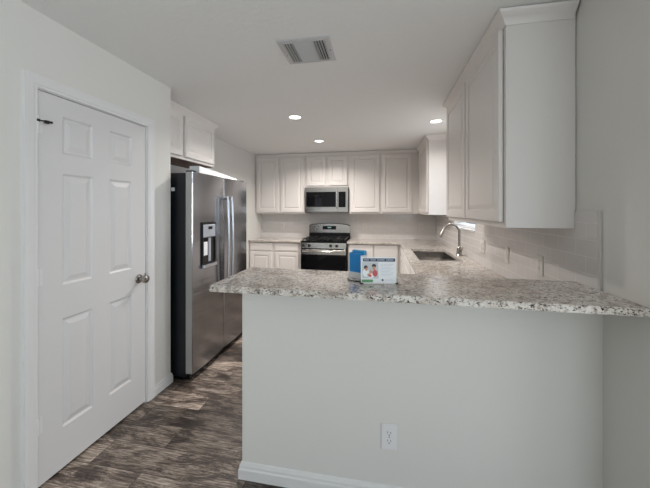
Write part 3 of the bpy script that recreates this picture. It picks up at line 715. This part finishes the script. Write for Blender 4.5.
outlet('outlet on back wall tile near the right corner', (0.690, yo, 1.135), (1, 0, 0), (0, -1, 0))

# ================================================================== CEILING VENT + RECESSED LIGHTS
vx0, vx1, vy0, vy1 = -0.620, -0.298, 1.772, 2.078
t = thing('ceiling_vent', 'white square metal air vent in the kitchen ceiling', 'vent', ((vx0 + vx1) / 2, (vy0 + vy1) / 2, H - 0.012))
fw = 0.034
fm = MB(); zs = [(0, 0), (0, -0.003), (0.008, -0.007), (fw - 0.008, -0.010), (fw, -0.010), (fw, 0)]
pth = [(vx0, vy0), (vx1, vy0), (vx1, vy1), (vx0, vy1)]
rings = []
for i, (x, y) in enumerate(pth):
    sx = 1 if x == vx0 else -1; sy = 1 if y == vy0 else -1
    rings.append([fm.bm.verts.new((x + sx * a, y + sy * a, H + b)) for a, b in zs])
for i in range(4):
    a, b = rings[i], rings[(i + 1) % 4]
    for k in range(len(zs)): fm.bm.faces.new((a[k], a[(k + 1) % len(zs)], b[(k + 1) % len(zs)], b[k]))
fm.build('frame', 'grille', t)
MB().box(vx0 + fw, vx1 - fw, vy0 + fw, vy1 - fw, H - 0.0015, H - 0.0002).build('duct_opening', 'dark', t)
ix0, ix1, iy0, iy1 = vx0 + fw, vx1 - fw, vy0 + fw, vy1 - fw
def slat_y(x, tilt):     # slat running along y, tilted about y
    dx = 0.0022 * tilt
    mb = MB(); mb.prism([(x - dx - 0.0011, iy0, H - 0.013), (x - dx + 0.0011, iy0, H - 0.013), (x + dx + 0.0011, iy0, H - 0.002), (x + dx - 0.0011, iy0, H - 0.002)], (0, iy1 - iy0, 0)); mb.build('slat', 'grille', t)
for k in range(4): slat_y(ix0 + 0.004 + k * 0.0165, 1)
for k in range(4): slat_y(ix1 - 0.004 - k * 0.0165, 1)
mxa, mxb = ix0 + 0.066, ix1 - 0.066
for k in range(19):
    y = iy0 + 0.007 + k * (iy1 - iy0 - 0.014) / 18
    MB().prism([(mxa, y + 0.0062, H - 0.011), (mxa, y + 0.0050, H - 0.0115), (mxa, y - 0.0062, H - 0.004), (mxa, y - 0.0050, H - 0.0035)], (mxb - mxa, 0, 0)).build('slat', 'grille', t)
for xx in (mxa - 0.003, mxb): MB().box(xx, xx + 0.003, iy0, iy1, H - 0.014, H - 0.002).build('divider', 'grille', t)
MB().box(ix0 - 0.014, ix0 - 0.009, (iy0 + iy1) / 2 - 0.012, (iy0 + iy1) / 2 + 0.012, H - 0.024, H - 0.009).build('damper_lever', 'grille', t)
for yy in (vy0 + 0.05, vy1 - 0.05): MB().cyl((vx1 - 0.016, (vy0 + vy1) / 2, H - 0.0115), (0, 0, 1), 0.004, 0.003, 10).build('screw', 'nickel', t) if yy < 1.9 else None

def can_light(x, y, label, energy):
    t = thing('recessed_light', label, 'ceiling light', (x, y, H), 'recessed ceiling lights')
    MB().lathe((x, y, H - 0.0002), (0, 0, -1), [(0.062, 0), (0.078, 0), (0.080, 0.002), (0.076, 0.005), (0.066, 0.006), (0.062, 0.003)], 32).build('trim_ring', 'trim', t, smooth=True)
    MB().lathe((x, y, H - 0.0004), (0, 0, -1), [(0.0, 0), (0.062, 0), (0.062, 0.0035), (0.045, 0.005), (0, 0.006)], 32).build('diffuser', 'lamp', t, smooth=True)
    l = bpy.data.lights.new('lamp', 'AREA'); l.shape = 'DISK'; l.size = 0.11; l.energy = energy; l.color = (1.0, 0.94, 0.88); l.spread = math.radians(150)
    lo = bpy.data.objects.new('downlight', l); lo.location = (0, 0, -0.012); lo.parent = t; COL.objects.link(lo)
can_light(-0.921, 3.267, 'round recessed ceiling light nearest the refrigerator', 29)
can_light(-0.895, 4.469, 'round recessed ceiling light nearest the back cabinets', 30)
can_light(0.612, 3.72, 'round recessed ceiling light over the sink between the right cabinets', 8)

# ================================================================== CARD AND BLUE HOLDER ON THE BAR
def oriented(origin, yaw, tilt):
    """maps local (u right, v up, n towards viewer) to world, leaning back by tilt"""
    O = Vector(origin); c, s = math.cos(yaw), math.sin(yaw)
    U = Vector((c, s, 0)); back = Vector((-s, c, 0)); V = (Vector((0, 0, 1)) * math.cos(tilt) + back * math.sin(tilt)); Nn = U.cross(V)
    return lambda u, v, n: O + U * u + V * v + Nn * n
def obox(mb, F, u0, u1, v0, v1, n0, n1):
    P = [F(u0, v0, n0), F(u1, v0, n0), F(u1, v1, n0), F(u0, v1, n0)]
    mb.prism(P, F(0, 0, n1) - F(0, 0, n0)); return mb
F = oriented((-0.093, 1.480, ZB + 0.002), 0.16, 0.16)
cw, chh = 0.167, 0.124
t = thing('information_card', 'white printed card with navy heading and family photo standing on the bar top', 'card', (-0.01, 1.50, ZB))
obox(MB(), F, 0, cw, 0, chh, -0.0012, 0.0).build('card_sheet', 'paper', t)
G = oriented((-0.093, 1.480, ZB + 0.002), 0.16, 0.16)
obox(MB(), F, 0.010, cw - 0.004, chh - 0.021, chh - 0.006, 0.0, 0.0006).build('heading_band', 'navy', t)
# heading letters (too small to read in the photo): short white strokes in four words
hm = MB(); u = 0.015
for wlen in (5, 5, 7, 7):
    for k in range(wlen):
        v0 = chh - 0.0165; hh = 0.0065
        obox(hm, F, u, u + 0.0008, v0, v0 + hh, 0.0006, 0.0009); obox(hm, F, u + 0.0022, u + 0.0030, v0, v0 + hh, 0.0006, 0.0009)
        obox(hm, F, u, u + 0.0030, (v0 + hh / 2 - 0.0006) if k % 2 else v0 + hh - 0.0012, (v0 + hh / 2 + 0.0006) if k % 2 else v0 + hh, 0.0006, 0.0009); u += 0.0050
    u += 0.0070
hm.build('heading_text', 'paper', t)
obox(MB(), F, 0.006, 0.082, 0.024, chh - 0.024, 0.0, 0.0005).build('photo_background', 'pgrey', t)
def disc(mb, cu, cv, ru, rv, n0, n1, k=14):
    mb.prism([F(cu + ru * math.cos(2 * math.pi * i / k), cv + rv * math.sin(2 * math.pi * i / k), n0) for i in range(k)], F(0, 0, n1) - F(0, 0, n0)); return mb
ph = MB(); disc(ph, 0.024, 0.050, 0.016, 0.020, 0.0005, 0.0008); disc(ph, 0.045, 0.036, 0.02, 0.010, 0.0005, 0.0008); ph.build('photo_white_shirts', 'paper', t)
ph = MB(); disc(ph, 0.023, 0.075, 0.009, 0.010, 0.0008, 0.0011); disc(ph, 0.062, 0.083, 0.010, 0.009, 0.0008, 0.0011); ph.build('photo_hair', 'leather', t)
ph = MB(); disc(ph, 0.026, 0.067, 0.006, 0.008, 0.0011, 0.0013); disc(ph, 0.062, 0.072, 0.007, 0.009, 0.0011, 0.0013); disc(ph, 0.046, 0.054, 0.008, 0.007, 0.0011, 0.0013); disc(ph, 0.038, 0.042, 0.009, 0.005, 0.0011, 0.0013); ph.build('photo_faces', 'skin', t)
ph = MB(); disc(ph, 0.066, 0.048, 0.012, 0.016, 0.0008, 0.0010); disc(ph, 0.042, 0.036, 0.008, 0.005, 0.0013, 0.0014); ph.build('photo_red_shirt', 'red', t)
obox(MB(), F, 0.003, 0.056, 0.006, 0.019, 0.0, 0.0006).build('green_strip', 'green', t)
tx = MB()
for k in range(9): obox(tx, F, 0.092, 0.092 + 0.066 - 0.010 * ((k * 7) % 3), 0.090 - k * 0.0068, 0.0912 - k * 0.0068, 0.0, 0.0004)
obox(tx, F, 0.112, 0.150, 0.016, 0.018, 0.0, 0.0004); tx.build('body_text', 'ltgrey', t)
lg = MB(); disc(lg, 0.101, 0.017, 0.0048, 0.0055, 0.0, 0.0006); lg.build('round_logo', 'navy', t)
# small black easel behind it
ez = MB()
for u0, u1 in ((-0.004, 0.010), (cw - 0.006, cw + 0.006)):
    a, b = F(u0, 0, -0.030), F(u1, 0, 0.004)
    P = [F(u0, 0.0, 0.003), F(u1, 0.0, 0.003), F(u1, 0.0, -0.040), F(u0, 0.0, -0.040)]
    for p in P: p.z = ZB + 0.0005
    ez.prism(P, (0, 0, 0.006))
    ez.prism([F(u0 + 0.004, 0.004, -0.0025), F(u1 - 0.004, 0.004, -0.0025), F(u1 - 0.004, 0.030, -0.0025), F(u0 + 0.004, 0.030, -0.0025)], F(0, 0, -0.004) - F(0, 0, 0))
ez.build('easel_foot', 'black', t)

# blue brochure box in a white holder
B0 = Vector((-0.168, 1.625, ZB + 0.0008))
t = thing('brochure_holder', 'white holder with bright blue brochures behind the printed card', 'brochure holder', B0)
Fb = oriented(B0, -0.62, 0.0)
obox(MB(), Fb, 0, 0.082, 0, 0.004, -0.050, 0.0).build('holder_base', 'paper', t)
obox(MB(), Fb, 0, 0.082, 0.004, 0.030, -0.003, 0.0).build('holder_front_lip', 'paper', t)
obox(MB(), Fb, 0, 0.003, 0.004, 0.118, -0.050, -0.003).build('holder_side', 'paper', t)
obox(MB(), Fb, 0.079, 0.082, 0.004, 0.118, -0.050, -0.003).build('holder_side', 'paper', t)
obox(MB(), Fb, 0, 0.082, 0.004, 0.135, -0.053, -0.050).build('holder_back', 'paper', t)
obox(MB(), Fb, 0.004, 0.078, 0.0045, 0.128, -0.022, -0.004).build('front_brochure', 'blue', t)
obox(MB(), Fb, 0.004, 0.078, 0.0045, 0.140, -0.048, -0.026).build('back_brochure', 'bluelight', t)
cd = MB().tube([(-0.165, 1.560, ZB + 0.004), (-0.150, 1.535, ZB + 0.004), (-0.130, 1.520, ZB + 0.004), (-0.112, 1.512, ZB + 0.004), (-0.100, 1.520, ZB + 0.004)], 0.0032, 8)
tag(cd.build('cord', 'leather', smooth=True), 'short black cord lying on the bar top beside the printed card', 'cord')
